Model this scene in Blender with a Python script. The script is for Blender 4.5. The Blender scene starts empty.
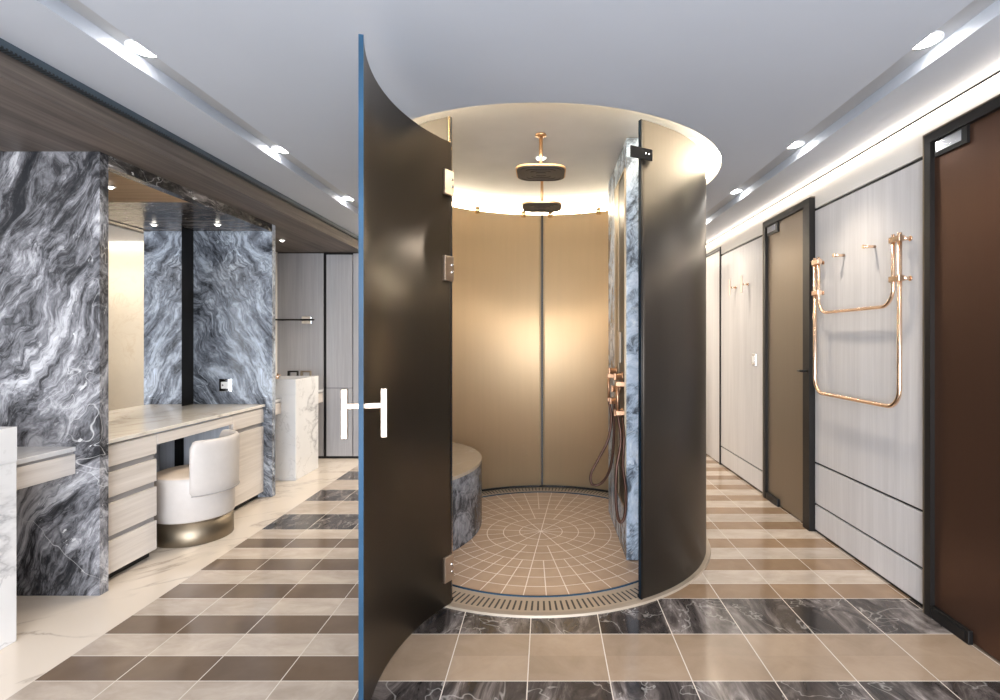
import bpy, bmesh, math, random
from mathutils import Vector, Matrix
random.seed(7)
PI = math.pi
R = math.radians
sc = bpy.context.scene
COL = sc.collection
HC = 1.37            # camera height

# ------------------------------------------------------------------ materials
class NT:
    def __init__(self, name):
        self.m = bpy.data.materials.new(name)
        self.m.use_nodes = True
        self.t = self.m.node_tree
        self.n = self.t.nodes
        self.b = self.n['Principled BSDF']
        self._pos = None
    def link(self, a, b): self.t.links.new(a, b)
    def put(self, sock, v):
        if isinstance(v, (int, float)): sock.default_value = v
        elif isinstance(v, (tuple, list)):
            sock.default_value = (*v, 1) if len(sock.default_value) == 4 and len(v) == 3 else v
        else: self.link(v, sock)
    def pos(self):
        if self._pos is None:
            self._pos = self.n.new('ShaderNodeNewGeometry').outputs['Position']
        return self._pos
    def xyz(self):
        s = self.n.new('ShaderNodeSeparateXYZ'); self.link(self.pos(), s.inputs[0])
        return s.outputs[0], s.outputs[1], s.outputs[2]
    def comb(self, x, y, z):
        s = self.n.new('ShaderNodeCombineXYZ')
        for i, v in enumerate((x, y, z)): self.put(s.inputs[i], v)
        return s.outputs[0]
    def m_(self, op, a, b=0.0, c=0.0):
        s = self.n.new('ShaderNodeMath'); s.operation = op
        self.put(s.inputs[0], a); self.put(s.inputs[1], b); self.put(s.inputs[2], c)
        return s.outputs[0]
    def map(self, rot=(0, 0, 0), scale=(1, 1, 1), loc=(0, 0, 0), vec=None):
        s = self.n.new('ShaderNodeMapping')
        self.link(vec or self.pos(), s.inputs[0])
        s.inputs['Location'].default_value = loc
        s.inputs['Rotation'].default_value = rot
        s.inputs['Scale'].default_value = scale
        return s.outputs[0]
    def noise(self, vec, scale, detail=4, rough=.55, dist=0.0):
        s = self.n.new('ShaderNodeTexNoise')
        self.link(vec, s.inputs['Vector'])
        s.inputs['Scale'].default_value = scale; s.inputs['Detail'].default_value = detail
        s.inputs['Roughness'].default_value = rough; s.inputs['Distortion'].default_value = dist
        return s.outputs['Fac']
    def wave(self, vec, scale, dist, detail=3, dscale=1.5, axis='X', rough=.55):
        s = self.n.new('ShaderNodeTexWave'); s.bands_direction = axis
        self.link(vec, s.inputs['Vector'])
        s.inputs['Scale'].default_value = scale; s.inputs['Distortion'].default_value = dist
        s.inputs['Detail'].default_value = detail; s.inputs['Detail Scale'].default_value = dscale
        s.inputs['Detail Roughness'].default_value = rough
        return s.outputs['Fac']
    def white(self, vec):
        s = self.n.new('ShaderNodeTexWhiteNoise'); self.link(vec, s.inputs[0]); return s.outputs[0]
    def ramp(self, fac, stops, interp='LINEAR'):
        s = self.n.new('ShaderNodeValToRGB'); self.put(s.inputs[0], fac)
        r = s.color_ramp; r.interpolation = interp
        while len(r.elements) > 1: r.elements.remove(r.elements[-1])
        r.elements[0].position = stops[0][0]
        c = stops[0][1]; r.elements[0].color = (*c, 1) if isinstance(c, tuple) else (c, c, c, 1)
        for p, c in stops[1:]:
            e = r.elements.new(p); e.color = (*c, 1) if isinstance(c, tuple) else (c, c, c, 1)
        return s.outputs[0]
    def mix(self, f, a, b, mode='MIX'):
        s = self.n.new('ShaderNodeMix'); s.data_type = 'RGBA'; s.blend_type = mode
        self.put(s.inputs[0], f); self.put(s.inputs[6], a); self.put(s.inputs[7], b)
        return s.outputs[2]
    def bump(self, h, strength=.2, dist=.002):
        s = self.n.new('ShaderNodeBump'); self.put(s.inputs['Height'], h)
        s.inputs['Strength'].default_value = strength; s.inputs['Distance'].default_value = dist
        self.link(s.outputs[0], self.b.inputs['Normal'])
    def set(self, **k):
        for key, v in k.items():
            self.put(self.b.inputs[{'col': 'Base Color', 'rough': 'Roughness', 'metal': 'Metallic',
                     'spec': 'Specular IOR Level', 'coat': 'Coat Weight', 'coatr': 'Coat Roughness',
                     'ecol': 'Emission Color', 'estr': 'Emission Strength', 'aniso': 'Anisotropic',
                     'trans': 'Transmission Weight', 'alpha': 'Alpha', 'sheen': 'Sheen Weight'}[key]], v)
        return self.m

def plain(name, col, rough=.5, metal=0.0, spec=.5, var=.06, scale=6, **k):
    t = NT(name)
    n = t.noise(t.pos(), scale, 3)
    lo = tuple(c * (1 - var) for c in col); hi = tuple(min(1, c * (1 + var)) for c in col)
    return t.set(col=t.ramp(n, [(.3, lo), (.7, hi)]), rough=rough, metal=metal, spec=spec, **k)

def emit(name, col, strength):
    t = NT(name)
    return t.set(col=(0.9, .9, .9), ecol=col, estr=strength)

def marble_grey(name, th, dark=(.020, .021, .025), mid=(.125, .125, .137), light=(.44, .44, .465),
                rough=.24, spec=.22, tint=None, loc=(0, 0, 0), stretch=(1.0, .9, .24), pre=(0, 0, 0), size=1.0, bright=.0):
    """th = lean of the flow lines in the x-z plane"""
    t = NT(name)
    v = t.map(rot=(0, th, 0), loc=loc, vec=t.map(rot=pre))
    nt = t.n.new('ShaderNodeTexNoise'); t.link(v, nt.inputs['Vector'])
    nt.inputs['Scale'].default_value = 1.5 * size; nt.inputs['Detail'].default_value = 3; nt.inputs['Distortion'].default_value = .8
    sc_ = t.n.new('ShaderNodeVectorMath'); sc_.operation = 'MULTIPLY_ADD'
    t.link(nt.outputs['Color'], sc_.inputs[0]); sc_.inputs[1].default_value = (.40, .2, .36); t.link(v, sc_.inputs[2])
    vv = t.map(scale=stretch, vec=sc_.outputs[0])
    band = t.noise(vv, 4.2 * size, 4, .55, .9)
    fine = t.noise(vv, 15 * size, 7, .72, .9)
    grit = t.noise(t.map(scale=(1, 1, .45), vec=sc_.outputs[0]), 42 * size, 4, .7, .4)
    f = t.m_('ADD', t.m_('ADD', t.m_('MULTIPLY', band, .44), t.m_('MULTIPLY', fine, .40)), t.m_('MULTIPLY', grit, .16))
    if bright: f = t.m_('ADD', f, bright)
    base = t.ramp(f, [(.40, dark), (.45, tuple(c * .38 for c in mid)), (.485, mid),
                      (.525, tuple(c * 1.7 for c in mid)), (.575, light), (.65, tuple(min(.85, c * 1.45) for c in light))])
    d = t.m_('ABSOLUTE', t.m_('SUBTRACT', t.m_('FRACT', t.m_('MULTIPLY', t.m_('ADD', band, t.m_('MULTIPLY', fine, .10)), 11.0)), .5))
    dv = t.ramp(d, [(0.0, 1.0), (.16, .0)])
    dm = t.ramp(t.noise(v, 3.1, 3), [(.40, 0.0), (.60, 1.0)])
    base = t.mix(t.m_('MULTIPLY', t.m_('MULTIPLY', dv, dm), .72), base, dark)
    msk = t.ramp(t.noise(v, 2.0, 2), [(.44, 0.0), (.60, 1.0)])
    w = t.noise(t.map(rot=(.5, .9, .3), vec=sc_.outputs[0]), 2.2 * size, 3, .5, .9)
    wv = t.ramp(t.m_('ABSOLUTE', t.m_('SUBTRACT', w, .5)), [(0.0, 1.0), (.0035, 0.0)])
    base = t.mix(t.m_('MULTIPLY', t.m_('MULTIPLY', wv, msk), .55), base, (.78, .78, .79))
    sp = t.ramp(t.noise(t.map(scale=(1, 1, .5), vec=sc_.outputs[0]), 26, 3, .6), [(.66, 0.0), (.70, 1.0)])
    base = t.mix(t.m_('MULTIPLY', t.m_('MULTIPLY', sp, msk), .75), base, (.82, .82, .83))
    if tint: base = t.mix(1.0, base, tint, 'MULTIPLY')
    return t.set(col=base, rough=rough, spec=spec)

def marble_white(name, col=(.80, .78, .76), vein=(.42, .41, .42), rough=.12, rot=(.4, .5, .6), scale=1.0):
    t = NT(name)
    v = t.map(rot=rot)
    n = t.noise(t.map(scale=(1, .45, .8), vec=v), 1.7 * scale, 7, .58, .55)
    a = t.ramp(t.m_('ABSOLUTE', t.m_('SUBTRACT', n, .5)), [(0.0, 1.0), (.006, .5), (.03, 0.0)])
    n2 = t.noise(v, 3.3 * scale, 5, .6, .4)
    b = t.ramp(t.m_('ABSOLUTE', t.m_('SUBTRACT', n2, .47)), [(0.0, .5), (.012, 0.0)])
    m = t.ramp(t.noise(v, 1.9, 2), [(.40, 0.15), (.62, 1.0)])
    c = t.mix(t.m_('MULTIPLY', t.m_('MAXIMUM', a, b), m), col, vein)
    cl = t.ramp(t.noise(v, 2.5, 4), [(.3, 1.0), (.7, .90)])
    c = t.mix(1.0, c, cl, 'MULTIPLY')
    return t.set(col=c, rough=rough)

def wood(name, a, b, axis, rough=.4, scale=1.0, spec=.35):
    """axis = grain direction"""
    t = NT(name)
    s = {'X': (.035, 1, 1), 'Y': (1, .035, 1), 'Z': (1, 1, .035)}[axis]
    v = t.map(scale=s)
    n1 = t.noise(v, 55 * scale, 4, .6, .3)
    n2 = t.noise(v, 9 * scale, 3, .55, .6)
    f = t.m_('ADD', t.m_('MULTIPLY', n1, .55), t.m_('MULTIPLY', n2, .45))
    c = t.ramp(f, [(.36, a), (.64, b)])
    t.bump(n1, .15, .001)
    return t.set(col=c, rough=rough, spec=spec)

M = {}
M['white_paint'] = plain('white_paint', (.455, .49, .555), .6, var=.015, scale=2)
M['channel_shade'] = plain('channel_shade', (.40, .41, .43), .6, var=.015, scale=2)  # ceiling paint darkened, shade of the recess put into the colour
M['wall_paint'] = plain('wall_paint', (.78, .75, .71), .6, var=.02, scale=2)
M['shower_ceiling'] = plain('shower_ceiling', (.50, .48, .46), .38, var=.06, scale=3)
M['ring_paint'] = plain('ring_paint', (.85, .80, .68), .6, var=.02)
M['marble_a'] = marble_grey('marble_grey_near', R(-34), loc=(.3, 0, .2))
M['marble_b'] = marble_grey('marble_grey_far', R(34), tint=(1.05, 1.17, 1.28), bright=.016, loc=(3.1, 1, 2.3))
M['marble_top'] = marble_grey('marble_header', R(0), mid=(.045, .042, .040), light=(.25, .23, .22), pre=(R(90), 0, 0))
M['marble_ceiling'] = marble_grey('marble_niche_ceiling', R(90), mid=(.10, .09, .085), light=(.30, .27, .25))
M['marble_col'] = marble_grey('marble_shower_column', R(-25), dark=(.07, .085, .105), mid=(.24, .29, .36),
                              light=(.55, .62, .72), loc=(1, 5, 2), stretch=(1, 1, .6))
M['marble_bench'] = marble_grey('marble_bench', R(-35), dark=(.055, .055, .06), mid=(.12, .12, .13), light=(.27, .27, .29), stretch=(1, 1, .5))
M['bench_top'] = marble_white('bench_top_stone', (.46, .37, .28), (.62, .56, .50), .2, scale=2)
M['marble_white'] = marble_white('marble_white', (.77, .77, .78), (.36, .36, .38), scale=.8)
M['worktop'] = marble_white('marble_worktop', (.82, .775, .71), (.55, .48, .42), .15)
M['wood_h'] = wood('pale_oak_horizontal', (.60, .55, .51), (.76, .71, .67), 'Y')
M['wood_v'] = wood('pale_oak_vertical', (.545, .53, .54), (.64, .625, .635), 'Z')
M['wood_far'] = wood('grey_oak_vertical', (.34, .34, .365), (.43, .43, .455), 'Z')
M['wood_knee_lit'] = wood('oak_knee_blue_lit', (.42, .46, .53), (.56, .60, .67), 'Z')  # knee space oak, bluish daylight put into the colour
M['wood_dark'] = wood('dark_walnut', (.065, .054, .048), (.175, .145, .128), 'Y', .5, .7, .3)
M['ceiling_warm_cast'] = wood('niche_warm_cast', (.42, .27, .14), (.58, .39, .22), 'X', .5)  # warm light cast painted as grain colour on part of the niche ceiling
M['black'] = plain('black_metal', (.006, .006, .0065), .4, spec=.3)
M['dark_frame'] = plain('dark_bronze_frame', (.014, .0125, .012), .4, .2, spec=.3)
M['dark_slot'] = plain('recess_grey', (.33, .32, .32), .5)
M['copper'] = plain('brushed_copper', (.90, .66, .49), .24, 1.0, var=.03)
M['copper_pale'] = plain('pale_copper', (.70, .575, .475), .34, 1.0, var=.03)
M['brass'] = plain('brushed_brass', (.78, .58, .34), .25, 1.0, var=.03)
M['chrome'] = plain('polished_steel', (.82, .82, .83), .12, 1.0, var=.02)
M['white_plastic'] = plain('white_plastic', (.85, .85, .85), .35, var=.02)
M['leather'] = plain('cream_leather', (.56, .525, .505), .45, var=.03, scale=20)
M['seat_leather'] = plain('warm_leather', (.66, .55, .45), .45, var=.03, scale=20)
M['bronze_band'] = plain('satin_bronze_band', (.26, .215, .16), .45, 1.0, var=.03)
M['pipe'] = plain('brushed_pipe_copper', (.50, .31, .17), .38, .9, var=.03)
M['rim'] = plain('satin_rim', (.34, .28, .22), .5, .25, var=.03)
M['valve'] = plain('shaded_copper', (.46, .27, .17), .38, .9, var=.05)
M['mirror'] = plain('mirror_silver', (.93, .93, .94), .01, 1.0, var=.0)
M['cream_stone'] = marble_white('cream_stone', (.80, .73, .62), (.70, .60, .48), .4, scale=3)
M['nozzle'] = plain('dark_nozzle_plate', (.05, .043, .038), .5)
M['glass_edge'] = plain('blue_glass_edge', (.020, .055, .10), .35, spec=.12, var=.45, scale=2.5)
M['hose'] = plain('dark_copper_hose', (.075, .036, .026), .38, .6)
M['led_warm'] = emit('led_warm', (1.0, .86, .64), 42)
M['led_white'] = emit('led_white', (1.0, .85, .68), 17)
M['lamp'] = emit('lamp_lens', (1.0, .95, .88), 60)
M['lamp_small'] = emit('small_lamp_lens', (1.0, .93, .82), 12)
def bronze(name, col, rough, metal=.85):
    t = NT(name)
    n = t.noise(t.map(scale=(9, 9, .5)), 3, 4)
    c = t.ramp(n, [(.3, tuple(k * .985 for k in col)), (.7, tuple(min(1, k * 1.015) for k in col))])
    return t.set(col=c, rough=rough, metal=metal, spec=.4)
M['glass_in'] = bronze('bronze_glass_inner_lit', (.66, .505, .33), .62, .85)  # same bronze glass, brighter reflected light put into the colour
M['glass_out'] = bronze('bronze_glass_outer_dim', (.072, .063, .055), .42)  # same glass, reflection of the darker room put into the colour
M['glass_door'] = bronze('bronze_glass_door_dim', (.088, .068, .048), .36)  # same glass on the door, dim reflection put into the colour
M['door_brown'] = bronze('brown_glass_leaf', (.115, .062, .042), .36, .75)
M['door_tan'] = bronze('tan_glass_leaf', (.24, .195, .15), .40, .75)

def floor_mat():
    t = NT('striped_stone_floor')
    x, y, z = t.xyz()
    W, H, X0, Y0 = .331, .1685, -2.06, 2.109
    tx = t.m_('DIVIDE', t.m_('SUBTRACT', x, X0), W); ix = t.m_('FLOOR', tx)
    tn = t.m_('DIVIDE', t.m_('SUBTRACT', y, Y0), H); kn = t.m_('FLOOR', tn)
    tw = t.m_('MULTIPLY', tn, .5); kw = t.m_('FLOOR', tw)
    par = lambda k: t.m_('ABSOLUTE', t.m_('MODULO', k, 2.0))     # 0 even, 1 odd
    front = t.m_('MULTIPLY', t.m_('GREATER_THAN', x, X0 + 4 * W), t.m_('LESS_THAN', y, Y0 + 4 * H))
    back = t.m_('MULTIPLY', t.m_('LESS_THAN', x, 0.0), t.m_('GREATER_THAN', y, Y0 + 10 * H))
    border = t.m_('LESS_THAN', x, X0)
    wide = t.m_('MAXIMUM', front, back)
    edge = lambda f, size, w: t.m_('LESS_THAN', t.m_('MULTIPLY', t.m_('SUBTRACT', .5, t.m_('ABSOLUTE', t.m_('SUBTRACT', t.m_('FRACT', f), .5))), size), w)
    lx = edge(tx, W, .0022)
    ln = edge(tn, H, .0022); lw = edge(tw, 2 * H, .0022)
    rowline = t.m_('ADD', t.m_('MULTIPLY', wide, lw), t.m_('MULTIPLY', t.m_('SUBTRACT', 1.0, wide), ln))
    grout = t.m_('MULTIPLY', t.m_('MAXIMUM', lx, rowline), t.m_('SUBTRACT', 1.0, border))
    rnd = t.white(t.comb(ix, kn, wide)); rndw = t.white(t.comb(ix, kw, 3.0))
    # stones
    off = t.comb(t.m_('MULTIPLY', rndw, 37.0), t.m_('MULTIPLY', rndw, 91.0), 0.0)
    vm = t.n.new('ShaderNodeVectorMath'); vm.operation = 'ADD'; t.link(t.pos(), vm.inputs[0]); t.link(off, vm.inputs[1])
    sv = vm.outputs[0]
    db = t.noise(t.map(rot=(0, 0, R(35)), scale=(1, .35, 1), vec=sv), 7, 7, .68, 1.1)
    dark = t.ramp(db, [(.34, (.018, .016, .016)), (.48, (.055, .047, .045)), (.58, (.15, .13, .125)), (.70, (.34, .31, .30))])
    wv = t.ramp(t.m_('ABSOLUTE', t.m_('SUBTRACT', t.noise(sv, 2.6, 4, .6, .5), .5)), [(0.0, 1.0), (.008, 0.0)])
    dark = t.mix(t.m_('MULTIPLY', wv, .35), dark, (.6, .58, .56))
    lb = t.noise(t.map(scale=(.5, 1, 1), vec=sv), 9, 6, .65, .5)
    light = t.ramp(lb, [(.3, (.36, .30, .25)), (.7, (.53, .455, .39))])
    brown = t.ramp(t.noise(sv, 5, 4), [(.3, (.125, .088, .062)), (.7, (.165, .118, .085))])
    beige = t.ramp(t.noise(sv, 6, 5, .6, .6), [(.3, (.28, .205, .145)), (.7, (.35, .265, .195))])
    sp = t.ramp(t.noise(sv, 60, 2), [(.78, 0.0), (.80, 1.0)])
    brown = t.mix(t.m_('MULTIPLY', sp, .5), brown, (.6, .55, .5))
    # right of the shower brown rows turn paler beige, brighter light painted in
    rightside = t.m_('GREATER_THAN', x, .3)
    brown2 = t.mix(rightside, brown, t.mix(1.0, beige, (.80, .72, .64), 'MULTIPLY'))
    c_n = t.mix(par(kn), brown2, light)
    c_f = t.mix(par(kw), beige, dark)
    c_b = t.mix(t.m_('ABSOLUTE', t.m_('MODULO', kw, 2.0)), light, dark)
    c = t.mix(front, c_n, c_f)
    c = t.mix(back, c, c_b)
    var = t.m_('ADD', .88, t.m_('MULTIPLY', rnd, .22))
    c = t.mix(1.0, c, t.comb(var, var, var), 'MULTIPLY')
    c = t.mix(grout, c, (.62, .56, .50))
    # border of white marble
    v = t.map(rot=(.2, .1, .9))
    n = t.noise(t.map(scale=(1, .4, 1), vec=v), 2.6, 7, .6, .6)
    a = t.ramp(t.m_('ABSOLUTE', t.m_('SUBTRACT', n, .5)), [(0.0, 1.0), (.008, .5), (.035, 0.0)])
    mk = t.ramp(t.noise(v, 2.2, 2), [(.38, .1), (.6, 1.0)])
    wm = t.mix(t.m_('MULTIPLY', t.m_('MULTIPLY', a, mk), .8), (.66, .585, .51), (.34, .29, .25))
    c = t.mix(border, c, wm)
    return t.set(col=c, rough=.13, spec=.5)
M['floor'] = floor_mat()

CX, CY, RG = -.036, 3.74, 1.125      # shower centre and glass radius
def shower_polar(t):
    x, y, z = t.xyz()
    dx = t.m_('SUBTRACT', x, CX); dy = t.m_('SUBTRACT', y, CY)
    r = t.m_('SQRT', t.m_('ADD', t.m_('MULTIPLY', dx, dx), t.m_('MULTIPLY', dy, dy)))
    a = t.m_('SUBTRACT', t.m_('ARCTAN2', dx, dy), R(5.2))
    return r, a
def disc_mat():
    t = NT('radial_mosaic'); r, a = shower_polar(t)
    def rad(n):
        f = t.m_('FRACT', t.m_('ADD', t.m_('MULTIPLY', a, n / (2 * PI)), .5 + n))
        d = t.m_('MULTIPLY', t.m_('MULTIPLY', t.m_('ABSOLUTE', t.m_('SUBTRACT', f, .5)), 2 * PI / n), r)
        return t.m_('LESS_THAN', d, .0028)
    g12, g24, g48 = rad(12), rad(24), rad(48)
    in1 = t.m_('GREATER_THAN', r, .267); in2 = t.m_('GREATER_THAN', r, .495)
    g = t.m_('MAXIMUM', g12, t.m_('MAXIMUM', t.m_('MULTIPLY', in1, g24), t.m_('MULTIPLY', in2, g48)))
    q = t.m_('DIVIDE', t.m_('SUBTRACT', r, .0375), .1145)
    ring = t.m_('LESS_THAN', t.m_('MULTIPLY', t.m_('SUBTRACT', .5, t.m_('ABSOLUTE', t.m_('SUBTRACT', t.m_('FRACT', q), .5))), .1145), .0028)
    ring = t.m_('MULTIPLY', ring, t.m_('GREATER_THAN', r, .09))
    g = t.m_('MAXIMUM', g, ring)
    base = t.ramp(t.noise(t.pos(), 7, 4), [(.3, (.40, .27, .18)), (.7, (.48, .335, .23))])
    c = t.mix(g, base, (.80, .72, .64))
    return t.set(col=c, rough=.28)
def grate_mat():
    t = NT('slotted_grate'); r, a = shower_polar(t)
    n = 218
    f = t.m_('FRACT', t.m_('ADD', t.m_('MULTIPLY', a, n / (2 * PI)), .5 + n))
    s = t.m_('LESS_THAN', t.m_('ABSOLUTE', t.m_('SUBTRACT', f, .5)), .17)
    s = t.m_('MULTIPLY', s, t.m_('MULTIPLY', t.m_('GREATER_THAN', r, 1.005), t.m_('LESS_THAN', r, 1.10)))
    c = t.mix(s, (.40, .32, .24), (.02, .017, .015))
    return t.set(col=c, rough=.4, metal=.2)
M['disc'] = disc_mat(); M['grate'] = grate_mat()
def slot_mat():
    t = NT('slot_diffuser'); x, y, z = t.xyz()
    f = t.m_('LESS_THAN', t.m_('FRACT', t.m_('MULTIPLY', y, 58.0)), .55)
    k = t.m_('MULTIPLY', f, t.m_('LESS_THAN', z, 2.4835))
    return t.set(col=t.mix(k, (.045, .065, .085), (.002, .002, .002)), rough=.4)
M['slot'] = slot_mat()

# ------------------------------------------------------------------ mesh helpers
def BM(): return bmesh.new()
def bx(bm, x0, x1, y0, y1, z0, z1, bev=0.0, seg=2, mi=0):
    vs = [bm.verts.new((x, y, z)) for x in (x0, x1) for y in (y0, y1) for z in (z0, z1)]
    fs = []
    for q in ((0, 1, 3, 2), (4, 6, 7, 5), (0, 4, 5, 1), (2, 3, 7, 6), (0, 2, 6, 4), (1, 5, 7, 3)):
        f = bm.faces.new([vs[i] for i in q]); f.material_index = mi; fs.append(f)
    if bev:
        es = list({e for f in fs for e in f.edges})
        bmesh.ops.bevel(bm, geom=es, offset=bev, segments=seg, affect='EDGES', profile=.5)
    return bm
def spline(pts, n=10):
    P = [Vector(p) for p in pts]; out = []
    for i in range(len(P) - 1):
        p0 = P[max(0, i - 1)]; p1 = P[i]; p2 = P[i + 1]; p3 = P[min(len(P) - 1, i + 2)]
        for k in range(n):
            t = k / n
            out.append(.5 * ((2 * p1) + (p2 - p0) * t + (2 * p0 - 5 * p1 + 4 * p2 - p3) * t * t + (3 * p1 - p0 - 3 * p2 + p3) * t ** 3))
    out.append(P[-1]); return out
def tube(bm, pts, r, n=12, cap=True):
    P = [Vector(p) for p in pts]
    rings = []; up = None
    for i, p in enumerate(P):
        d = (P[min(i + 1, len(P) - 1)] - P[max(i - 1, 0)]).normalized()
        if up is None:
            up = Vector((0, 0, 1)) if abs(d.z) < .9 else Vector((1, 0, 0))
        up = (up - d * up.dot(d)).normalized(); sd = d.cross(up)
        rings.append([bm.verts.new(p + (up * math.cos(2 * PI * k / n) + sd * math.sin(2 * PI * k / n)) * r) for k in range(n)])
    for a, b in zip(rings, rings[1:]):
        for k in range(n):
            f = bm.faces.new((a[k], a[(k + 1) % n], b[(k + 1) % n], b[k])); f.smooth = True
    if cap:
        bm.faces.new(rings[0][::-1]); bm.faces.new(rings[-1])
    return bm
def lathe(bm, prof, cx=0, cy=0, n=48, a0=0.0, a1=2 * PI):
    """prof: list of (r, z)"""
    full = abs(a1 - a0 - 2 * PI) < 1e-6
    cols = []
    for k in range(n if full else n + 1):
        a = a0 + (a1 - a0) * k / n
        cols.append([bm.verts.new((cx + r * math.cos(a), cy + r * math.sin(a), z)) for r, z in prof])
    m = len(cols)
    for k in range(m if full else m - 1):
        A, B = cols[k], cols[(k + 1) % m]
        for i in range(len(prof) - 1):
            f = bm.faces.new((A[i], B[i], B[i + 1], A[i + 1])); f.smooth = True
    bmesh.ops.remove_doubles(bm, verts=bm.verts, dist=1e-5)
    return bm
def arc_shell(bm, cx, cy, r0, r1, a0, a1, z0, z1, n=64, ends=2):
    """ring sector; a measured from -Y towards +X. material 0 outer, 1 inner, 2 edges"""
    c = []
    for k in range(n + 1):
        a = a0 + (a1 - a0) * k / n
        s, co = math.sin(a), -math.cos(a)
        c.append([bm.verts.new((cx + r * s, cy + r * co, z)) for r in (r0, r1) for z in (z0, z1)])
    for A, B in zip(c, c[1:]):
        for q, mi, sm in (((A[2], B[2], B[3], A[3]), 0, True), ((A[0], A[1], B[1], B[0]), 1, True),
                          ((A[1], A[3], B[3], B[1]), 2, False), ((A[0], B[0], B[2], A[2]), 2, False)):
            f = bm.faces.new(q); f.material_index = mi; f.smooth = sm
    for A in (c[0], c[-1]):
        f = bm.faces.new((A[0], A[1], A[3], A[2])); f.material_index = ends
    return bm
def obj(name, bm, mats, parent=None, smooth_angle=None):
    bmesh.ops.recalc_face_normals(bm, faces=bm.faces)
    me = bpy.data.meshes.new(name); bm.to_mesh(me); bm.free()
    for m in (mats if isinstance(mats, (list, tuple)) else [mats]):
        me.materials.append(M[m] if isinstance(m, str) else m)
    o = bpy.data.objects.new(name, me); COL.objects.link(o)
    if parent: o.parent = parent
    return o
def thing(name, label, cat, loc=(0, 0, 0), rotz=0.0, group=None, parent=None):
    o = bpy.data.objects.new(name, None); COL.objects.link(o)
    o.empty_display_size = .1
    o.location = loc; o.rotation_euler = (0, 0, rotz)
    o['label'] = label; o['category'] = cat
    if group: o['group'] = group
    return o
def tag(o, label, cat, group=None):
    o['label'] = label; o['category'] = cat
    if group: o['group'] = group
    return o
def struct(name, bm, m, parent=None):
    o = obj(name, bm, m, parent); o['kind'] = 'structure'; return o
def sroot(name, loc=(0, 0, 0)):
    o = bpy.data.objects.new(name, None); COL.objects.link(o); o.location = loc; o['kind'] = 'structure'; return o
def dup(root, loc, rotz=None, label=None):
    r = root.copy(); COL.objects.link(r); r.location = loc
    if rotz is not None: r.rotation_euler = (0, 0, rotz)
    if label: r['label'] = label
    for ch in list(root.children):
        c = ch.copy(); COL.objects.link(c); c.parent = r
        for g in ch.children:
            d = g.copy(); COL.objects.link(d); d.parent = c
    return r
def area(name, loc, rot, sx, sy, power, col, spread=None, parent=None):
    l = bpy.data.lights.new(name, 'AREA'); l.shape = 'RECTANGLE'; l.size = sx; l.size_y = sy
    l.energy = power; l.color = col
    if spread: l.spread = spread
    o = bpy.data.objects.new(name, l); COL.objects.link(o); o.location = loc; o.rotation_euler = rot
    if parent: o.parent = parent
    return o
def spot(name, loc, power, col, angle=100, blend=.7, rad=.04, parent=None):
    l = bpy.data.lights.new(name, 'SPOT'); l.energy = power; l.color = col
    l.spot_size = R(angle); l.spot_blend = blend; l.shadow_soft_size = rad
    o = bpy.data.objects.new(name, l); COL.objects.link(o); o.location = loc
    if parent: o.parent = parent
    return o

# ------------------------------------------------------------------ the setting
YB, YF, YR = -2.2, 6.06, 8.0          # behind the camera, left far wall, far end of the right passage
XL, XR = -3.10, 1.93
ZC, ZS = 2.51, 2.62                   # ceiling, shower ceiling
RH = 1.22                             # hole in the ceiling

bm = BM(); bx(bm, XL - .1, XR + .15, YB - .1, YR + .1, -.1, 0)
struct('floor', bm, 'floor')

# ceiling with round opening and two light channels
bm = BM()
LX0, LX1, RX0, RX1 = -1.71, -1.57, 1.436, 1.585
angs = [2 * PI * k / 128 for k in range(128)]
x0, x1, y0, y1 = LX1, RX0, YB, YR
for X in (x0, x1):
    for Y in (y0, y1): angs.append(math.atan2(Y - CY, X - CX) % (2 * PI))
angs.sort()
inner, outer, innert = [], [], []
for a in angs:
    c, s = math.cos(a), math.sin(a)
    t = min([(x1 - CX) / c if c > 1e-9 else (x0 - CX) / c if c < -1e-9 else 1e9,
             (y1 - CY) / s if s > 1e-9 else (y0 - CY) / s if s < -1e-9 else 1e9])
    inner.append(bm.verts.new((CX + RH * c, CY + RH * s, ZC)))
    innert.append((CX + RH * c, CY + RH * s))
    outer.append(bm.verts.new((CX + t * c, CY + t * s, ZC)))
for k in range(len(angs)):
    j = (k + 1) % len(angs)
    bm.faces.new((inner[k], inner[j], outer[j], outer[k]))
def quad(bm, *ps):
    return bm.faces.new([bm.verts.new(p) for p in ps])
quad(bm, (-2.09, YB, ZC), (LX0, YB, ZC), (LX0, YR, ZC), (-2.09, YR, ZC))
quad(bm, (RX1, YB, ZC), (1.885, YB, ZC), (1.885, YR, ZC), (RX1, YR, ZC))
quad(bm, (1.885, YB, ZC), (1.885, YB, ZC + .09), (1.885, YR, ZC + .09), (1.885, YR, ZC))
quad(bm, (1.885, YB, ZC + .09), (2.05, YB, ZC + .09), (2.05, YR, ZC + .09), (1.885, YR, ZC + .09))
ZT = ZC + .055
for a, b in ((LX0, LX1), (RX0, RX1)):
    quad(bm, (a, YB, ZT), (b, YB, ZT), (b, YR, ZT), (a, YR, ZT)).material_index = 1
    quad(bm, (a, YB, ZC), (a, YB, ZT), (a, YR, ZT), (a, YR, ZC))
    quad(bm, (b, YB, ZC), (b, YB, ZT), (b, YR, ZT), (b, YR, ZC))
ceiling = struct('ceiling', bm, ['white_paint', 'channel_shade'])
bm = BM()
n = 128
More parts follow.
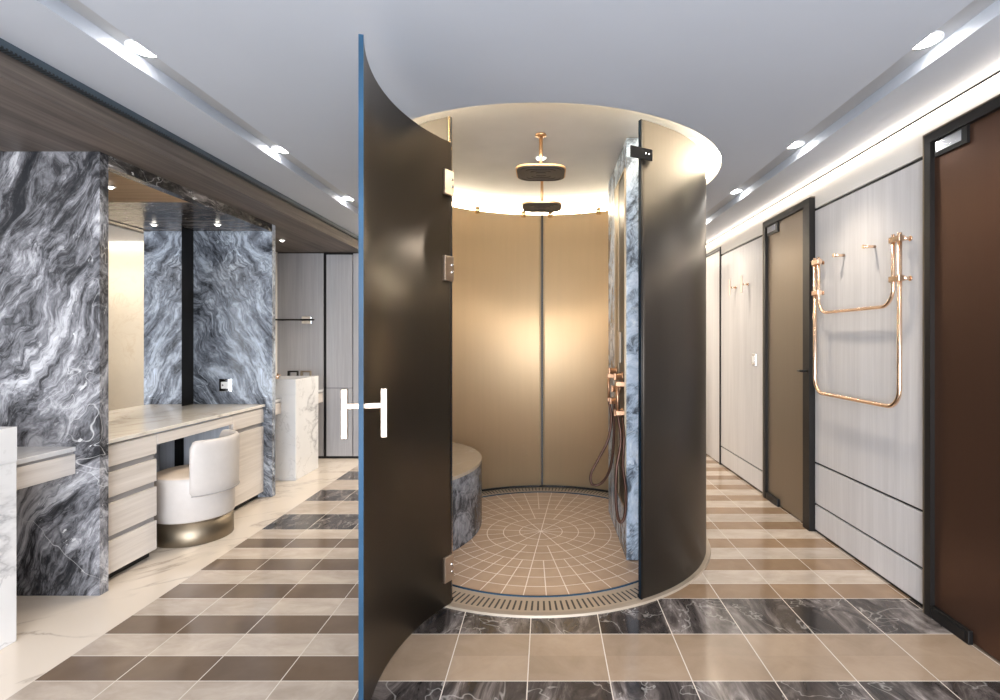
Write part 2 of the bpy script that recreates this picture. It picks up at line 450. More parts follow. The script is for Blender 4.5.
for k in range(n):
    a, b = 2 * PI * k / n, 2 * PI * (k + 1) / n
    f = quad(bm, (CX + RH * math.cos(a), CY + RH * math.sin(a), ZC), (CX + RH * math.cos(b), CY + RH * math.sin(b), ZC),
             (CX + RH * math.cos(b), CY + RH * math.sin(b), ZS), (CX + RH * math.cos(a), CY + RH * math.sin(a), ZS))
    f.smooth = True
bmesh.ops.remove_doubles(bm, verts=bm.verts, dist=1e-5)
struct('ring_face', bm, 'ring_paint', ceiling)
bm = BM(); bmesh.ops.create_circle(bm, cap_ends=True, segments=128, radius=RH + .02, matrix=Matrix.Translation((CX, CY, ZS)))
struct('shower_ceiling', bm, 'shower_ceiling', ceiling)
# roof slab above keeps daylight out
bm = BM(); bx(bm, XL - .1, XR + .2, YB - .1, YR + .1, 2.72, 2.8)
struct('roof_slab', bm, 'white_paint', ceiling)

# left soffit
soff = sroot('trim_1')
bm = BM(); bx(bm, XL, -2.09, YB, YF, 2.38, 2.476); struct('soffit_board', bm, 'wood_dark', soff)
bm = BM(); bx(bm, -2.13, -2.058, YB, YF, 2.476, ZC + .01); struct('slot_diffuser', bm, 'slot', soff)
# walls
bm = BM(); bx(bm, XL - .1, XL, YB, YF + .1, 0, 2.72); struct('wall_left', bm, 'wall_paint')
wb = sroot('wall_back')
bm = BM()
bx(bm, XL - .1, -1.9, YB - .1, YB, 0, 2.72); bx(bm, 1.7, XR + .2, YB - .1, YB, 0, 2.72)
bx(bm, -1.9, 1.7, YB - .1, YB, 0, .25); bx(bm, -1.9, 1.7, YB - .1, YB, 2.35, 2.72)
struct('wall_board', bm, 'wall_paint', wb)
win = sroot('window_1')
bm = BM()
for x in (-1.9, -.73, .47, 1.64): bx(bm, x, x + .06, YB - .08, YB - .02, .25, 2.35)
bx(bm, -1.9, 1.7, YB - .08, YB - .02, .25, .31); bx(bm, -1.9, 1.7, YB - .08, YB - .02, 2.29, 2.35)
struct('window_frame', bm, 'dark_frame', win)
# far walls
wf = sroot('wall_far')
bm = BM(); bx(bm, XL - .1, .9, YF + .012, YF + .1, 0, 2.72); struct('backing', bm, 'black', wf)
for a, b, z0, z1 in ((XL, -2.57, .03, 2.37), (-2.535, -2.235, .03, .812), (-2.535, -2.235, .818, 2.355), (-2.225, -1.95, .03, 2.37)):
    bm = BM(); bx(bm, a, b, YF, YF + .02, z0, z1); struct('panel', bm, 'wood_far', wf)
bm = BM(); bx(bm, -1.945, .9, YF, YF + .02, 0, 2.72); struct('stone_panel', bm, 'cream_stone', wf)
bm = BM(); bx(bm, .86, .9, YF, YR, 0, 2.72); struct('return_panel', bm, 'wall_paint', wf)
bm = BM(); bx(bm, .86, XR + .2, YR, YR + .1, 0, 2.72); struct('wall_end', bm, 'wall_paint')

# right wall
wr = sroot('wall_right')
bm = BM(); bx(bm, XR + .006, XR + .16, YB, YR, 0, 2.72); struct('backing', bm, 'black', wr)
PX0, PX1 = XR - .008, XR + .01
def panels(y0, y1, zs):
    for z0, z1 in zs:
        bm = BM(); bx(bm, PX0, PX1, y0, y1, z0, z1, .001, 1); struct('panel', bm, 'wood_v', wr)
panels(2.645, 3.75, ((.02, .193), (.208, .487), (.502, 2.29)))
panels(4.595, 5.765, ((.02, .195), (.210, 2.29)))
panels(YB, 1.60, ((.02, .193), (.208, .487), (.502, 2.29)))
panels(6.72, YR, ((.02, .195), (.21, 2.29)))
bm = BM()
bx(bm, PX0, PX1, YB, YR, 2.395, 2.62)
for a, b in ((2.645, 3.75), (4.595, 5.765), (YB, 1.60), (6.72, YR)): bx(bm, PX0, PX1, a, b, 2.31, 2.395)
struct('upper_panel', bm, 'wall_paint', wr)
bm = BM(); bx(bm, PX0 - .002, PX1, YB, YR, 2.497, 2.512); struct('shadow_gap', bm, 'black', wr)

def glass_doorway(name, ya, yb, leaf_mat, near_post, handle_y=None):
    """ya < yb along the wall; leaf recessed inside a dark frame"""
    r = sroot(name, (XR, (ya + yb) / 2, 0)); cy = (ya + yb) / 2
    X = lambda x: x - XR
    Y = lambda y: y - cy
    bm = BM()
    bx(bm, X(1.895), X(XR + .012), Y(yb - .045), Y(yb - .004), 0, 2.39)
    bx(bm, X(1.885), X(XR + .012), Y(ya + .004), Y(ya + near_post), 0, 2.39)
    bx(bm, X(1.895), X(XR + .012), Y(ya + near_post), Y(yb - .045), 2.345, 2.39)
    struct('frame', bm, 'dark_frame', r)
    bm = BM()
    bx(bm, X(1.893), X(XR), Y(yb - .004), Y(yb + .004), 0, 2.397); bx(bm, X(1.893), X(XR), Y(ya - .004), Y(yb + .004), 2.39, 2.397)
    struct('edge_trim', bm, 'bronze_band', r)
    bm = BM(); bx(bm, X(XR - .012), X(XR), Y(ya + near_post), Y(yb - .045), .012, 2.345); struct('glass_leaf', bm, leaf_mat, r)
    bm = BM()
    y1 = Y(yb - .06); y0 = y1 - .20
    bx(bm, X(1.905), X(XR - .012), y0, y1, 2.265, 2.345); p = struct('pivot_hinge', bm, 'black', r)
    bm = BM(); bx(bm, X(1.902), X(1.905), y0 + .03, y1 - .012, 2.285, 2.335); struct('cover_plate', bm, 'chrome', p)
    bm = BM(); bx(bm, X(1.895), X(XR - .012), y0 - .02, y1 + .01, 0.0, .062, .004); p = struct('floor_pivot', bm, 'black', r)
    bm = BM(); bx(bm, X(1.893), X(1.896), y0, y1, .012, .05); struct('cover_plate', bm, 'dark_frame', p)
    if handle_y:
        bm = BM(); tube(bm, [(X(1.89), Y(handle_y), 1.145), (X(1.85), Y(handle_y), 1.145)], .008); tube(bm, [(X(1.852), Y(handle_y) - .01, 1.145), (X(1.852), Y(handle_y) + .06, 1.145)], .008)
        struct('handle', bm, 'black', r)
    return r
glass_doorway('door_1', 1.62, 2.635, 'door_brown', .05)
glass_doorway('door_2', 3.755, 4.585, 'door_tan', .10, 3.80)
d3 = sroot('door_3', (XR, 6.25, 0))
bm = BM(); bx(bm, -.012, .008, -.455, .44, .012, 2.355); struct('wood_leaf', bm, 'wood_v', d3)
bm = BM(); bx(bm, -.02, .01, -.48, -.46, 0, 2.395); bx(bm, -.02, .01, .445, .465, 0, 2.395); bx(bm, -.02, .01, -.46, .445, 2.36, 2.395)
struct('frame', bm, 'dark_frame', d3)

# niche walls of grey marble
bm = BM(); bx(bm, XL, -2.39, 2.81, 2.87, 0, 2.38, .002, 1); struct('wall_niche_near', bm, 'marble_a')
bm = BM(); bx(bm, XL, -2.39, 4.58, 4.64, 0, 2.38, .002, 1); struct('wall_niche_far', bm, 'marble_b')
hd = sroot('trim_2')
bm = BM(); bx(bm, -2.45, -2.39, 2.87, 4.58, 2.315, 2.38); struct('header', bm, 'marble_top', hd)
bm = BM(); bx(bm, XL, -2.45, 3.62, 4.58, 2.32, 2.38); struct('niche_ceiling', bm, 'marble_ceiling', hd)
bm = BM(); bx(bm, XL, -2.45, 2.87, 3.62, 2.32, 2.38); struct('niche_ceiling', bm, 'ceiling_warm_cast', hd)  # part carrying the painted warm cast
bm = BM(); bx(bm, XL, -3.075, 2.87, 4.58, .811, 2.32); struct('trim_3', bm, 'dark_frame')

# ------------------------------------------------------------------ shower
c1 = (CX, CY)
AL, AR = R(-24.05), R(28.2)
RI, RO = 1.110, 1.126
GT = 2.525
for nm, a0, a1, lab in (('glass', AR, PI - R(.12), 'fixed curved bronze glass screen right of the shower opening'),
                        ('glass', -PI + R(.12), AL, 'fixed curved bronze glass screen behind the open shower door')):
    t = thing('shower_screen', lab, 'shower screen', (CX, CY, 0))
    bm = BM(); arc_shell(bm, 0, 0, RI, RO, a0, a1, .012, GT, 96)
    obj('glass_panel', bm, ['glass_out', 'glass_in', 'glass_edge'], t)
    e = a0 if a0 > 0 else a1
    bm = BM(); arc_shell(bm, 0, 0, RI - .004, RO + .004, min(e, e + math.copysign(R(.5), e)), max(e, e + math.copysign(R(.5), e)), .012, GT, 2)
    o = obj('edge_seal', bm, ['black' if e > 0 else 'brass'] * 3, t)
    bm = BM(); arc_shell(bm, 0, 0, RI - .012, RI, a0, a1, .0145, .03, 96)
    obj('base_seal', bm, ['black'] * 3, t)
    # seal at the back joint
    if a0 > 0:
        bm = BM(); bx(bm, -.008, .008, RI - .006, RI + .012, .012, GT); obj('joint_seal', bm, 'dark_frame', t)
    # clamps along the top
    for k, a in enumerate((R(152), R(176)) if a0 > 0 else (R(-148), R(-171))):
        s, c = math.sin(a), -math.cos(a)
        bm = BM(); lathe(bm, [(0, 0), (.022, 0), (.022, .055), (0, .055)], s * (RI - .03), c * (RI - .03), 20)
        for v in bm.verts: v.co.z += GT - .03
        obj('top_clamp', bm, 'brass', t)
    if a0 > 0:
        bm = BM()
        a = AR; tg = Vector((math.cos(a), math.sin(a), 0)); nr = Vector((math.sin(a), -math.cos(a), 0))
        ctr = nr * (RO + .004)
        bx(bm, -.072, .072, -.003, .006, 2.316, 2.376, .002, 1)
        bm.transform(Matrix(((tg.x, nr.x, 0, ctr.x), (tg.y, nr.y, 0, ctr.y), (0, 0, 1, 0), (0, 0, 0, 1))))
        o = obj('strike_clamp', bm, 'black', t)
        for dx in (.025, .045):
            bm = BM(); lathe(bm, [(0, 0), (.006, 0), (.006, .003), (0, .003)], 0, 0, 12)
            bm.transform(Matrix.Translation(ctr + tg * dx + nr * .006 + Vector((0, 0, 2.346))) @ Matrix(((tg.x, 0, nr.x, 0), (tg.y, 0, nr.y, 0), (0, 1, 0, 0), (0, 0, 0, 1))))
            obj('bolt', bm, 'chrome', o)

# shower door, open: arc built closed about its hinge, then turned
hp = Vector((CX + 1.12 * math.sin(AL), CY - 1.12 * math.cos(AL), 0))
sd = thing('shower_door', 'open curved bronze glass shower door with H shaped pull handle', 'shower door', hp, R(-99.2))
lc = Vector((CX, CY, 0)) - hp
DT, DB = 2.386, .016
bm = BM(); arc_shell(bm, lc.x, lc.y, RI, RO, AL + R(.4), AR - R(.3), DB, DT, 64)
obj('glass_panel', bm, ['glass_door', 'glass_door', 'glass_edge'], sd)
ah = AR - R(4.6)
nr = Vector((math.sin(ah), -math.cos(ah), 0)); tg = Vector((math.cos(ah), math.sin(ah), 0))
for nm, rr in (('inner', -.072), ('outer', .058)):
    bm = BM()
    p = lc + nr * (1.118 + rr)
    g = lc + nr * (RI if rr < 0 else RO)
    z = 1.115
    def rb(bm, c, hx, hy, z0, z1):
        b = BM(); bx(b, -hx, hx, -hy, hy, z0, z1, .003, 2)
        b.transform(Matrix(((tg.x, nr.x, 0, c.x), (tg.y, nr.y, 0, c.y), (0, 0, 1, 0), (0, 0, 0, 1))))
        me = bpy.data.meshes.new('tmp'); b.to_mesh(me); b.free(); bm.from_mesh(me); bpy.data.meshes.remove(me)
    rb(bm, p, .012, .011, z - .086, z + .086)
    rb(bm, (p + g) / 2, .009, (p - g).length / 2 + .002, z + .016, z + .036)
    obj('pull_handle', bm, 'copper_pale', sd)
for z in (2.172, 1.735, .205):
    bm = BM()
    a = AL + R(.4) + .030 / 1.12
    n_, t_ = Vector((math.sin(a), -math.cos(a), 0)), Vector((math.cos(a), math.sin(a), 0))
    c = lc + n_ * RI
    b = BM(); bx(b, -.034, .034, -.016, .034, z - .064, z + .064, .003, 2)
    b.transform(Matrix(((t_.x, n_.x, 0, c.x), (t_.y, n_.y, 0, c.y), (0, 0, 1, 0), (0, 0, 0, 1))))
    h = obj('hinge', b, 'copper_pale', sd)
    for dz in (-.018, .018):
        b = BM(); lathe(b, [(0, 0), (.007, 0), (.007, .004), (0, .004)], 0, 0, 12)
        cc = c + n_ * -.016 - t_ * .018 + Vector((0, 0, z + dz))
        b.transform(Matrix.Translation(cc) @ Matrix(((t_.x, 0, -n_.x, 0), (t_.y, 0, -n_.y, 0), (0, 1, 0, 0), (0, 0, 0, 1))))
        obj('bolt', b, 'chrome', h)

# shower floor
t = thing('shower_floor', 'round brown radial mosaic shower floor with slotted drain ring', 'shower floor', (0, 0, 0))
bm = BM(); lathe(bm, [(0, .0), (0, .0075), (.952, .0075), (.952, .0)], CX, CY, 96); o = obj('mosaic_disc', bm, 'disc', t)
for p in o.data.polygons: p.use_smooth = False
bm = BM(); lathe(bm, [(.952, 0), (.952, .013), (.966, .013), (.966, 0)], CX, CY, 128); obj('trim_ring', bm, 'glass_edge', t)
bm = BM(); lathe(bm, [(.966, 0), (.966, .010), (1.118, .010), (1.118, 0)], CX, CY, 128); o = obj('drain_grate', bm, 'grate', t)
for p in o.data.polygons: p.use_smooth = False
bm = BM(); lathe(bm, [(1.118, 0), (1.118, .011), (1.152, .011), (1.156, 0)], CX, CY, 128); o = obj('brass_rim', bm, 'rim', t)
for p in o.data.polygons: p.use_smooth = False

# marble shower column (segment of the circle to the right)
def segment_poly(x_face, y0, y1, rr, n=24):
    pts = [(x_face, y0), ]
    a0 = math.asin((y0 - CY) / rr); a1 = math.asin((y1 - CY) / rr)
    arc = [(CX + rr * math.cos(a0 + (a1 - a0) * k / n), CY + rr * math.sin(a0 + (a1 - a0) * k / n)) for k in range(n + 1)]
    return pts + arc + [(x_face, y1)]
def prism(bm, poly, z0, z1):
    lo = [bm.verts.new((x, y, z0)) for x, y in poly]; hi = [bm.verts.new((x, y, z1)) for x, y in poly]
    bm.faces.new(lo[::-1]); bm.faces.new(hi)
    m = len(poly)
    for k in range(m): bm.faces.new((lo[k], lo[(k + 1) % m], hi[(k + 1) % m], hi[k]))
    return bm
bm = BM(); prism(bm, segment_poly(.497, 3.24, 4.18, 1.088), .012, ZS - .002)
tag(obj('marble_column', bm, 'marble_col'), 'blue grey marble column holding the shower fittings inside the enclosure', 'column')

# shower bench: lens between glass and a wide arc
b2, r2, r1 = (-1.38, 3.83), .905, 1.088
bm = BM()
d = math.dist(c1, b2); aa = (d * d + r1 * r1 - r2 * r2) / (2 * d); hh = math.sqrt(r1 * r1 - aa * aa)
ux, uy = (b2[0] - CX) / d, (b2[1] - CY) / d
pA = (CX + aa * ux - hh * uy, CY + aa * uy + hh * ux); pB = (CX + aa * ux + hh * uy, CY + aa * uy - hh * ux)
def arcpts(c, r, p, q, ccw, n=40):
    a0 = math.atan2(p[1] - c[1], p[0] - c[0]); a1 = math.atan2(q[1] - c[1], q[0] - c[0])
    if ccw:
        while a1 < a0: a1 += 2 * PI
    else:
        while a1 > a0: a1 -= 2 * PI
    return [(c[0] + r * math.cos(a0 + (a1 - a0) * k / n), c[1] + r * math.sin(a0 + (a1 - a0) * k / n)) for k in range(n)]
pu, pl = (pA, pB) if pA[1] > pB[1] else (pB, pA)
poly = arcpts(b2, r2, pl, pu, True) + arcpts(c1, r1, pu, pl, True)
t = thing('shower_bench', 'curved stone shower bench with tan top and grey marble side', 'bench', (0, 0, 0))
bm = BM(); prism(bm, poly, .012, .468); obj('bench_body', bm, 'marble_bench', t)
bm = BM(); prism(bm, poly, .468, .49); obj('seat_slab', bm, 'bench_top', t)

# rain shower heads
def rain_head(loc, label):
    t = thing('rain_shower_head', label, 'shower head', loc, 0, 'ceiling rain shower heads')
    bm = BM(); lathe(bm, [(0, 0), (.032, 0), (.034, -.006), (.034, -.012), (.012, -.014), (0, -.014)], 0, 0, 28); obj('ceiling_flange', bm, 'pipe', t)
    bm = BM(); tube(bm, [(0, 0, -.012), (0, 0, -.230)], .0115, 16); obj('drop_pipe', bm, 'pipe', t)
    bm = BM(); bx(bm, -.15, .15, -.15, .15, -.238, -.228)
    es = [e for e in bm.edges if abs((e.verts[0].co - e.verts[1].co).z) > .005]
    bmesh.ops.bevel(bm, geom=es, offset=.085, segments=8, affect='EDGES', profile=.5)
    obj('head_plate', bm, 'pipe', t)
    bm = BM(); bx(bm, -.143, .143, -.143, .143, -.242, -.238)
    es = [e for e in bm.edges if abs((e.verts[0].co - e.verts[1].co).z) > .003]
    bmesh.ops.bevel(bm, geom=es, offset=.08, segments=8, affect='EDGES', profile=.5)
    pl = obj('nozzle_plate', bm, 'nozzle', t)
    bm = BM()
    for s in (1, .75, .5, .25):
        P = []
        for k in range(40):
            a = 2 * PI * k / 40; c, q = math.cos(a), math.sin(a)
            P.append((.125 * s * math.copysign(abs(c) ** .5, c), .125 * s * math.copysign(abs(q) ** .5, q), -.2425))
        tube(bm, P + [P[0]], .002, 6, False)
    obj('nozzle_ridges', bm, 'dark_frame', pl)
    return t
h1 = rain_head((CX + .005, 3.19, ZS), 'nearer copper rain shower head hanging from the shower ceiling')
dup(h1, (CX + .005, 4.01, ZS), label='farther copper rain shower head, below and behind the nearer one')
h1.scale = (1, 1, 1)

# fittings on the marble column
XF = .497
t = thing('shower_niche', 'tall bronze lined recess in the marble shower column', 'niche', (XF, 3.52, 0))
bm = BM()
bx(bm, -.010, 0, -.26, -.245, .32, 2.44); bx(bm, -.010, 0, .20, .215, .32, 2.44)
bx(bm, -.010, 0, -.245, .20, .32, .335); bx(bm, -.010, 0, -.245, .20, 2.425, 2.44); obj('frame', bm, 'bronze_band', t)
bm = BM(); bx(bm, -.005, 0, -.245, .20, .335, 2.425); obj('back_plate', bm, 'dark_frame', t)
bm = BM(); bx(bm, -.008, -.005, .02, .20, .335, 2.425); obj('bronze_strip', bm, 'bronze_band', t)
bm = BM(); bx(bm, -.02, -.005, -.10, -.03, 1.22, 1.42, .004); obj('control_plate', bm, 'rim', t)
VG = 'copper mixer valves on the shower column'
def valve(y, z, lab):
    t = thing('mixer_valve', lab, 'shower valve', (XF - .005, y, z), 0, VG)
    bm = BM(); lathe(bm, [(0, 0), (.030, 0), (.030, .008), (.021, .010), (.021, .045), (0, .045)], 0, 0, 24)
    bm.transform(Matrix.Rotation(R(-90), 4, 'Y')); obj('valve_body', bm, 'valve', t)
    bm = BM(); bx(bm, -.058, -.045, -.012, .012, -.022, .022, .003); obj('knob', bm, 'valve', t)
    return t
valve(3.66, 1.155, 'upper left copper shower valve on the marble column')
valve(3.36, 1.135, 'upper right copper shower valve nearest the glass')
valve(3.50, 1.045, 'middle copper shower valve on the marble column')
valve(3.58, .955, 'lower left copper shower valve on the marble column')
valve(3.36, .905, 'lower right copper shower valve above the long hose loop')
def sprayer(y, z0, z1, lab, hose, lift):
    t = thing('hand_shower', lab, 'hand shower', (0, 0, 0))
    bm = BM(); tube(bm, [(XF - .05, y, z0), (XF - .05, y, z1)], .010, 14); obj('spray_wand', bm, 'valve', t)
    for z in (z1 - .03, z0):
        bm = BM(); bx(bm, XF - .062, XF - .005, y - .014, y + .014, z, z + .03, .003); obj('holder', bm, 'valve', t)
    bm = BM(); tube(bm, spline(hose, 10), .0095, 10); obj('hose', bm, 'hose', t)
def W(px, py, Y): return ((px - 546) / 525 * Y, Y, HC + (340 - py) / 525 * Y)
sprayer(3.74, .93, 1.13, 'left hand shower with hose looping out over the shower floor',
        [(XF - .05, 3.74, .935), W(611.5, 418, 3.72), W(608, 440, 3.70), W(599, 458, 3.70), W(591, 474, 3.70), W(592, 484, 3.70), W(600, 484, 3.70),
         W(608, 474, 3.68), W(612.5, 456, 3.66), W(614, 430, 3.64), (XF - .03, 3.62, .93)], 0)
sprayer(3.28, .90, 1.11, 'right hand shower with narrow hanging hose loop near the glass',
        [(XF - .05, 3.28, .905), W(621, 440, 3.24), W(616.5, 470, 3.21), W(616, 500, 3.21), W(618, 518, 3.21), W(621.5, 522, 3.21), W(625, 514, 3.21),
         W(626, 492, 3.21), W(623, 466, 3.215), W(624, 438, 3.22), (XF - .02, 3.30, .90)], 0)

# ------------------------------------------------------------------ lamps
def downlight(loc, lab, grp, r=.052, lens='lamp', power=30, angle=110, col=(1, .86, .68), cat='downlight'):
    t = thing('recessed_downlight', lab, cat, loc, 0, grp)
    bm = BM(); lathe(bm, [(r, 0), (r + .010, 0), (r + .010, -.005), (r, -.007), (r, 0)], 0, 0, 32); obj('trim_ring', bm, 'white_plastic', t)
    bm = BM(); lathe(bm, [(0, -.018), (r * .5, -.016), (r * .85, -.010), (r, -.003), (r, 0), (0, 0)], 0, 0, 32); obj('lens', bm, lens, t)
    if power: spot('lamp', (0, 0, -.03), power, col, angle, .8, r * .9, t)
    return t
place = ['nearest the camera', 'second from the camera', 'third from the camera', 'fourth from the camera', 'fifth from the camera']
for k, y in enumerate((2.15, 3.28, 4.41)):
    downlight((-1.645, y, ZT), 'round recessed downlight in left ceiling channel, ' + place[k], 'downlights in the left ceiling channel', .055, power=45)
for k, y in enumerate((2.09, 3.2, 4.2, 5.2)):
    downlight((1.505, y, ZT), 'round recessed downlight in right ceiling channel, ' + place[k], 'downlights in the right ceiling channel', .055, power=45)
downlight((CX, 3.60, ZS), 'small round downlight in shower ceiling between the rain heads', 'shower ceiling lights', .03, 'lamp_small', 70, 130, (1, .88, .74))
downlight((-2.69, 4.30, 2.32), 'small downlight in dark marble vanity niche ceiling', 'vanity niche lights', .02, 'lamp_small', 6, 120)
downlight((-2.69, 3.24, 2.32), 'small downlight in warm tinted vanity niche ceiling', 'vanity niche lights', .02, 'lamp_small', 8, 120, (1, .85, .68))
downlight((-2.665, 5.30, 2.38), 'small downlight in dark wood soffit over the far basin', 'soffit lights', .02, 'lamp_small', 8, 110, (1, .86, .7))
# led ring round the shower opening
bm = BM(); lathe(bm, [(RH - .004, ZC + .045), (RH - .014, ZC + .045), (RH - .014, ZC + .085), (RH - .004, ZC + .085), (RH - .004, ZC + .045)], CX, CY, 128)
tag(obj('led_strip', bm, 'led_warm'), 'warm glowing light strip round the shower ceiling opening', 'light strip')
bm = BM(); bx(bm, 1.904, XR - .008, YB + .1, YR - .1, 2.474, 2.49)
tag(obj('led_strip', bm, 'led_white'), 'long glowing light strip along the top of the right wall', 'light strip')

# ------------------------------------------------------------------ vanity
VX = -2.46
KX = -3.07
def drawer_front(parent, y0, y1, z0, z1, x0, name='drawer', m='wood_h'):
    bm = BM(); bx(bm, VX - .02 - x0[0], VX - x0[0], y0 - x0[1], y1 - x0[1], z0, z1, .0015, 1)
    return obj(name, bm, m, parent)
def cabinet(name, lab, y0, y1, bands, kinds):
    o = (VX, (y0 + y1) / 2, 0)
    t = thing(name, lab, 'cabinet', o)
    bm = BM(); bx(bm, KX - VX, -.022, y0 - o[1], y1 - o[1], .055, .788); obj('carcass', bm, 'wood_h', t)
    bm = BM()
    for z0, z1 in [(b[1], a[0]) for a, b in zip(bands, bands[1:])] + [(bands[0][1], .788)]:
        bx(bm, -.022, -.018, y0 - o[1], y1 - o[1] , z0, z1)
    obj('finger_groove', bm, 'dark_slot', t)
    bm = BM(); bx(bm, KX - VX, -.05, y0 - o[1], y1 - o[1], 0, .055); obj('plinth', bm, 'black', t)
    for (z0, z1), k in zip(bands, kinds): drawer_front(t, y0 + .002, y1 - .002, z0, z1, o, k)
    return t
cabinet('drawer_cabinet', 'pale oak vanity unit with four drawers beside the near marble wall', 2.875, 3.32,
        [(.655, .775), (.481, .620), (.263, .445), (.051, .232)], ['drawer'] * 4)
cabinet('vanity_cabinet', 'pale oak vanity unit with drawer and door behind the stool', 4.126, 4.575,
        [(.655, .775), (.051, .620)], ['drawer', 'cabinet_door'])
t = thing('vanity_desk', 'vanity desk section with shallow oak drawer over open knee space', 'desk', (VX, 3.66, 0))
ya, yb = 3.322 - 3.66, 4.124 - 3.66
bm = BM(); bx(bm, -.02, 0, ya, yb, .708, .775, .0015, 1); d = obj('drawer', bm, 'wood_h', t)
bm = BM(); bx(bm, -.55, -.02, ya, yb, .714, .788); obj('drawer_box', bm, 'wood_knee_lit', d)
bm = BM(); bx(bm, KX - VX, KX - VX + .04, ya, yb, 0, .714); b = obj('back_panel', bm, 'wood_knee_lit', t)
bm = BM(); bx(bm, KX - VX + .042, -.03, yb - .006, yb, .06, .706); b = obj('side_panel', bm, 'wood_knee_lit', t)  # thin skin on the cabinet side, carries the painted blue light
bm = BM(); bx(bm, -.45, -.38, yb - .012, yb - .006, .06, .706); obj('cable_cover', bm, 'black', b)
bm = BM(); bx(bm, XL, -2.447, 2.872, 4.578, .788, .811, .002, 1)
tag(obj('worktop', bm, 'worktop'), 'cream veined marble worktop of the vanity under the mirror', 'worktop')
t = thing('wall_mirror', 'tall frameless mirror standing on the vanity worktop', 'mirror', (-2.95, 3.56, .811))
bm = BM(); bx(bm, -.006, 0, 2.873 - 3.56, 4.25 - 3.56, .001, 1.508); obj('mirror_glass', bm, 'mirror', t)
bm = BM(); bx(bm, -.12, -.006, 2.873 - 3.56, 4.247 - 3.56, .001, 1.508); obj('mirror_box', bm, 'dark_frame', t)
# wall socket
t = thing('power_socket', 'chrome framed white power socket on grey marble above the worktop', 'socket', (-2.79, 4.58, .977))
bm = BM(); bx(bm, -.055, .055, -.012, 0, -.055, .055, .003); obj('frame_plate', bm, 'chrome', t)
bm = BM(); bx(bm, -.036, .026, -.016, -.012, -.03, .03, .002); f = obj('socket_insert', bm, 'white_plastic', t)
bm = BM(); bx(bm, -.026, -.016, -.018, -.016, -.006, .006); obj('socket_hole', bm, 'black', f)

# stool
SX, SY = -2.471, 3.69
t = thing('vanity_stool', 'cream leather tub stool with bronze base at the vanity', 'stool', (SX, SY, 0))
bm = BM(); lathe(bm, [(0, 0), (.238, 0), (.240, .004), (.240, .158), (0, .158)], 0, 0, 64); obj('base_band', bm, 'bronze_band', t)
bm = BM(); lathe(bm, [(0, .158), (.243, .158), (.247, .166), (.247, .425), (.240, .447), (.222, .458), (.10, .464), (0, .465)], 0, 0, 64); obj('seat', bm, ['leather', 'seat_leather'], t)
for o in t.children:
    if o.name.startswith('seat'):
        for p in o.data.polygons:
            if p.normal.z > .8: p.material_index = 1
# backrest: rounded shell
bm = BM()
prof = [(.249, .333), (.254, .326), (.264, .326), (.270, .336), (.272, .40), (.274, .66), (.271, .685), (.262, .700), (.248, .700), (.236, .688), (.228, .66), (.224, .46), (.249, .44)]
a0, a1, n = R(-62), R(84), 40
cols = []
for k in range(n + 1):
    u = k / n; a = a0 + (a1 - a0) * u
    e = min(u, 1 - u) * (a1 - a0) * .26
    drop = 0.0
    if e < .045: drop = .045 - math.sqrt(max(0, .045 ** 2 - (.045 - e) ** 2))
    cols.append([bm.verts.new((r * math.cos(a), r * math.sin(a), z - (drop if z > .6 else -drop * .6 if z < .36 else 0))) for r, z in prof])
for A, B in zip(cols, cols[1:]):
    for i in range(len(prof)):
        j = (i + 1) % len(prof)
        f = bm.faces.new((A[i], B[i], B[j], A[j])); f.smooth = True
for A in (cols[0], cols[-1]): bm.faces.new(A)
obj('backrest', bm, 'leather', t)
bm = BM(); tube(bm, [(.272 * math.cos(R(-60 + 4 * k)), .272 * math.sin(R(-60 + 4 * k)), .335) for k in range(36)], .0035, 8)
obj('piping', bm, 'dark_slot', t)

# wash basins and floating counters
def basin(name, lab, x0, x1, y0, y1, h):
    t = thing(name, lab, 'basin', ((x0 + x1) / 2, (y0 + y1) / 2, 0))
    hx, hy = (x1 - x0) / 2, (y1 - y0) / 2
    bm = BM(); w = .035
    bx(bm, -hx, hx, -hy, hy, 0, h - .16, .004, 2)
    bx(bm, -hx, -hx + w, -hy, hy, h - .16, h); bx(bm, hx - w, hx, -hy, hy, h - .16, h)
    bx(bm, -hx + w, hx - w, -hy, -hy + w, h - .16, h); bx(bm, -hx + w, hx - w, hy - w, hy, h - .16, h)
    obj('pedestal_body', bm, 'marble_white', t)
    bm = BM(); lathe(bm, [(0, h - .158), (.025, h - .158), (.025, h - .154), (0, h - .154)], 0, 0, 20); obj('drain', bm, 'chrome', t)
    return t
basin('pedestal_basin', 'white veined marble pedestal basin at the left edge', -2.92, -2.408, 1.80, 2.39, .976)
basin('pedestal_basin', 'white veined marble pedestal basin beyond the vanity niche', -2.95, -2.436, 5.11, 5.62, .988)
def counter(lab, x1, y0, y1):
    t = thing('floating_counter', lab, 'counter', (x1, (y0 + y1) / 2, 0)); h = (y1 - y0) / 2
    bm = BM(); bx(bm, XL - x1, .0, -h, h, .775, .80, .002, 1); obj('stone_top', bm, 'marble_white', t)
    bm = BM(); bx(bm, XL - x1, -.012, -h, h - .002, .76, .775); obj('finger_groove', bm, 'dark_slot', t)
    bm = BM(); bx(bm, XL - x1, -.002, -h, h, .655, .76, .0015, 1); obj('drawer', bm, 'wood_h', t)
    return t
counter('short floating marble counter with oak drawer on near marble wall', -2.516, 2.39, 2.81)
counter('short floating counter between the vanity niche and far basin', -2.575, 4.64, 5.11)
counter('short floating counter between the far basin and end wall', -2.575, 5.62, 6.072)
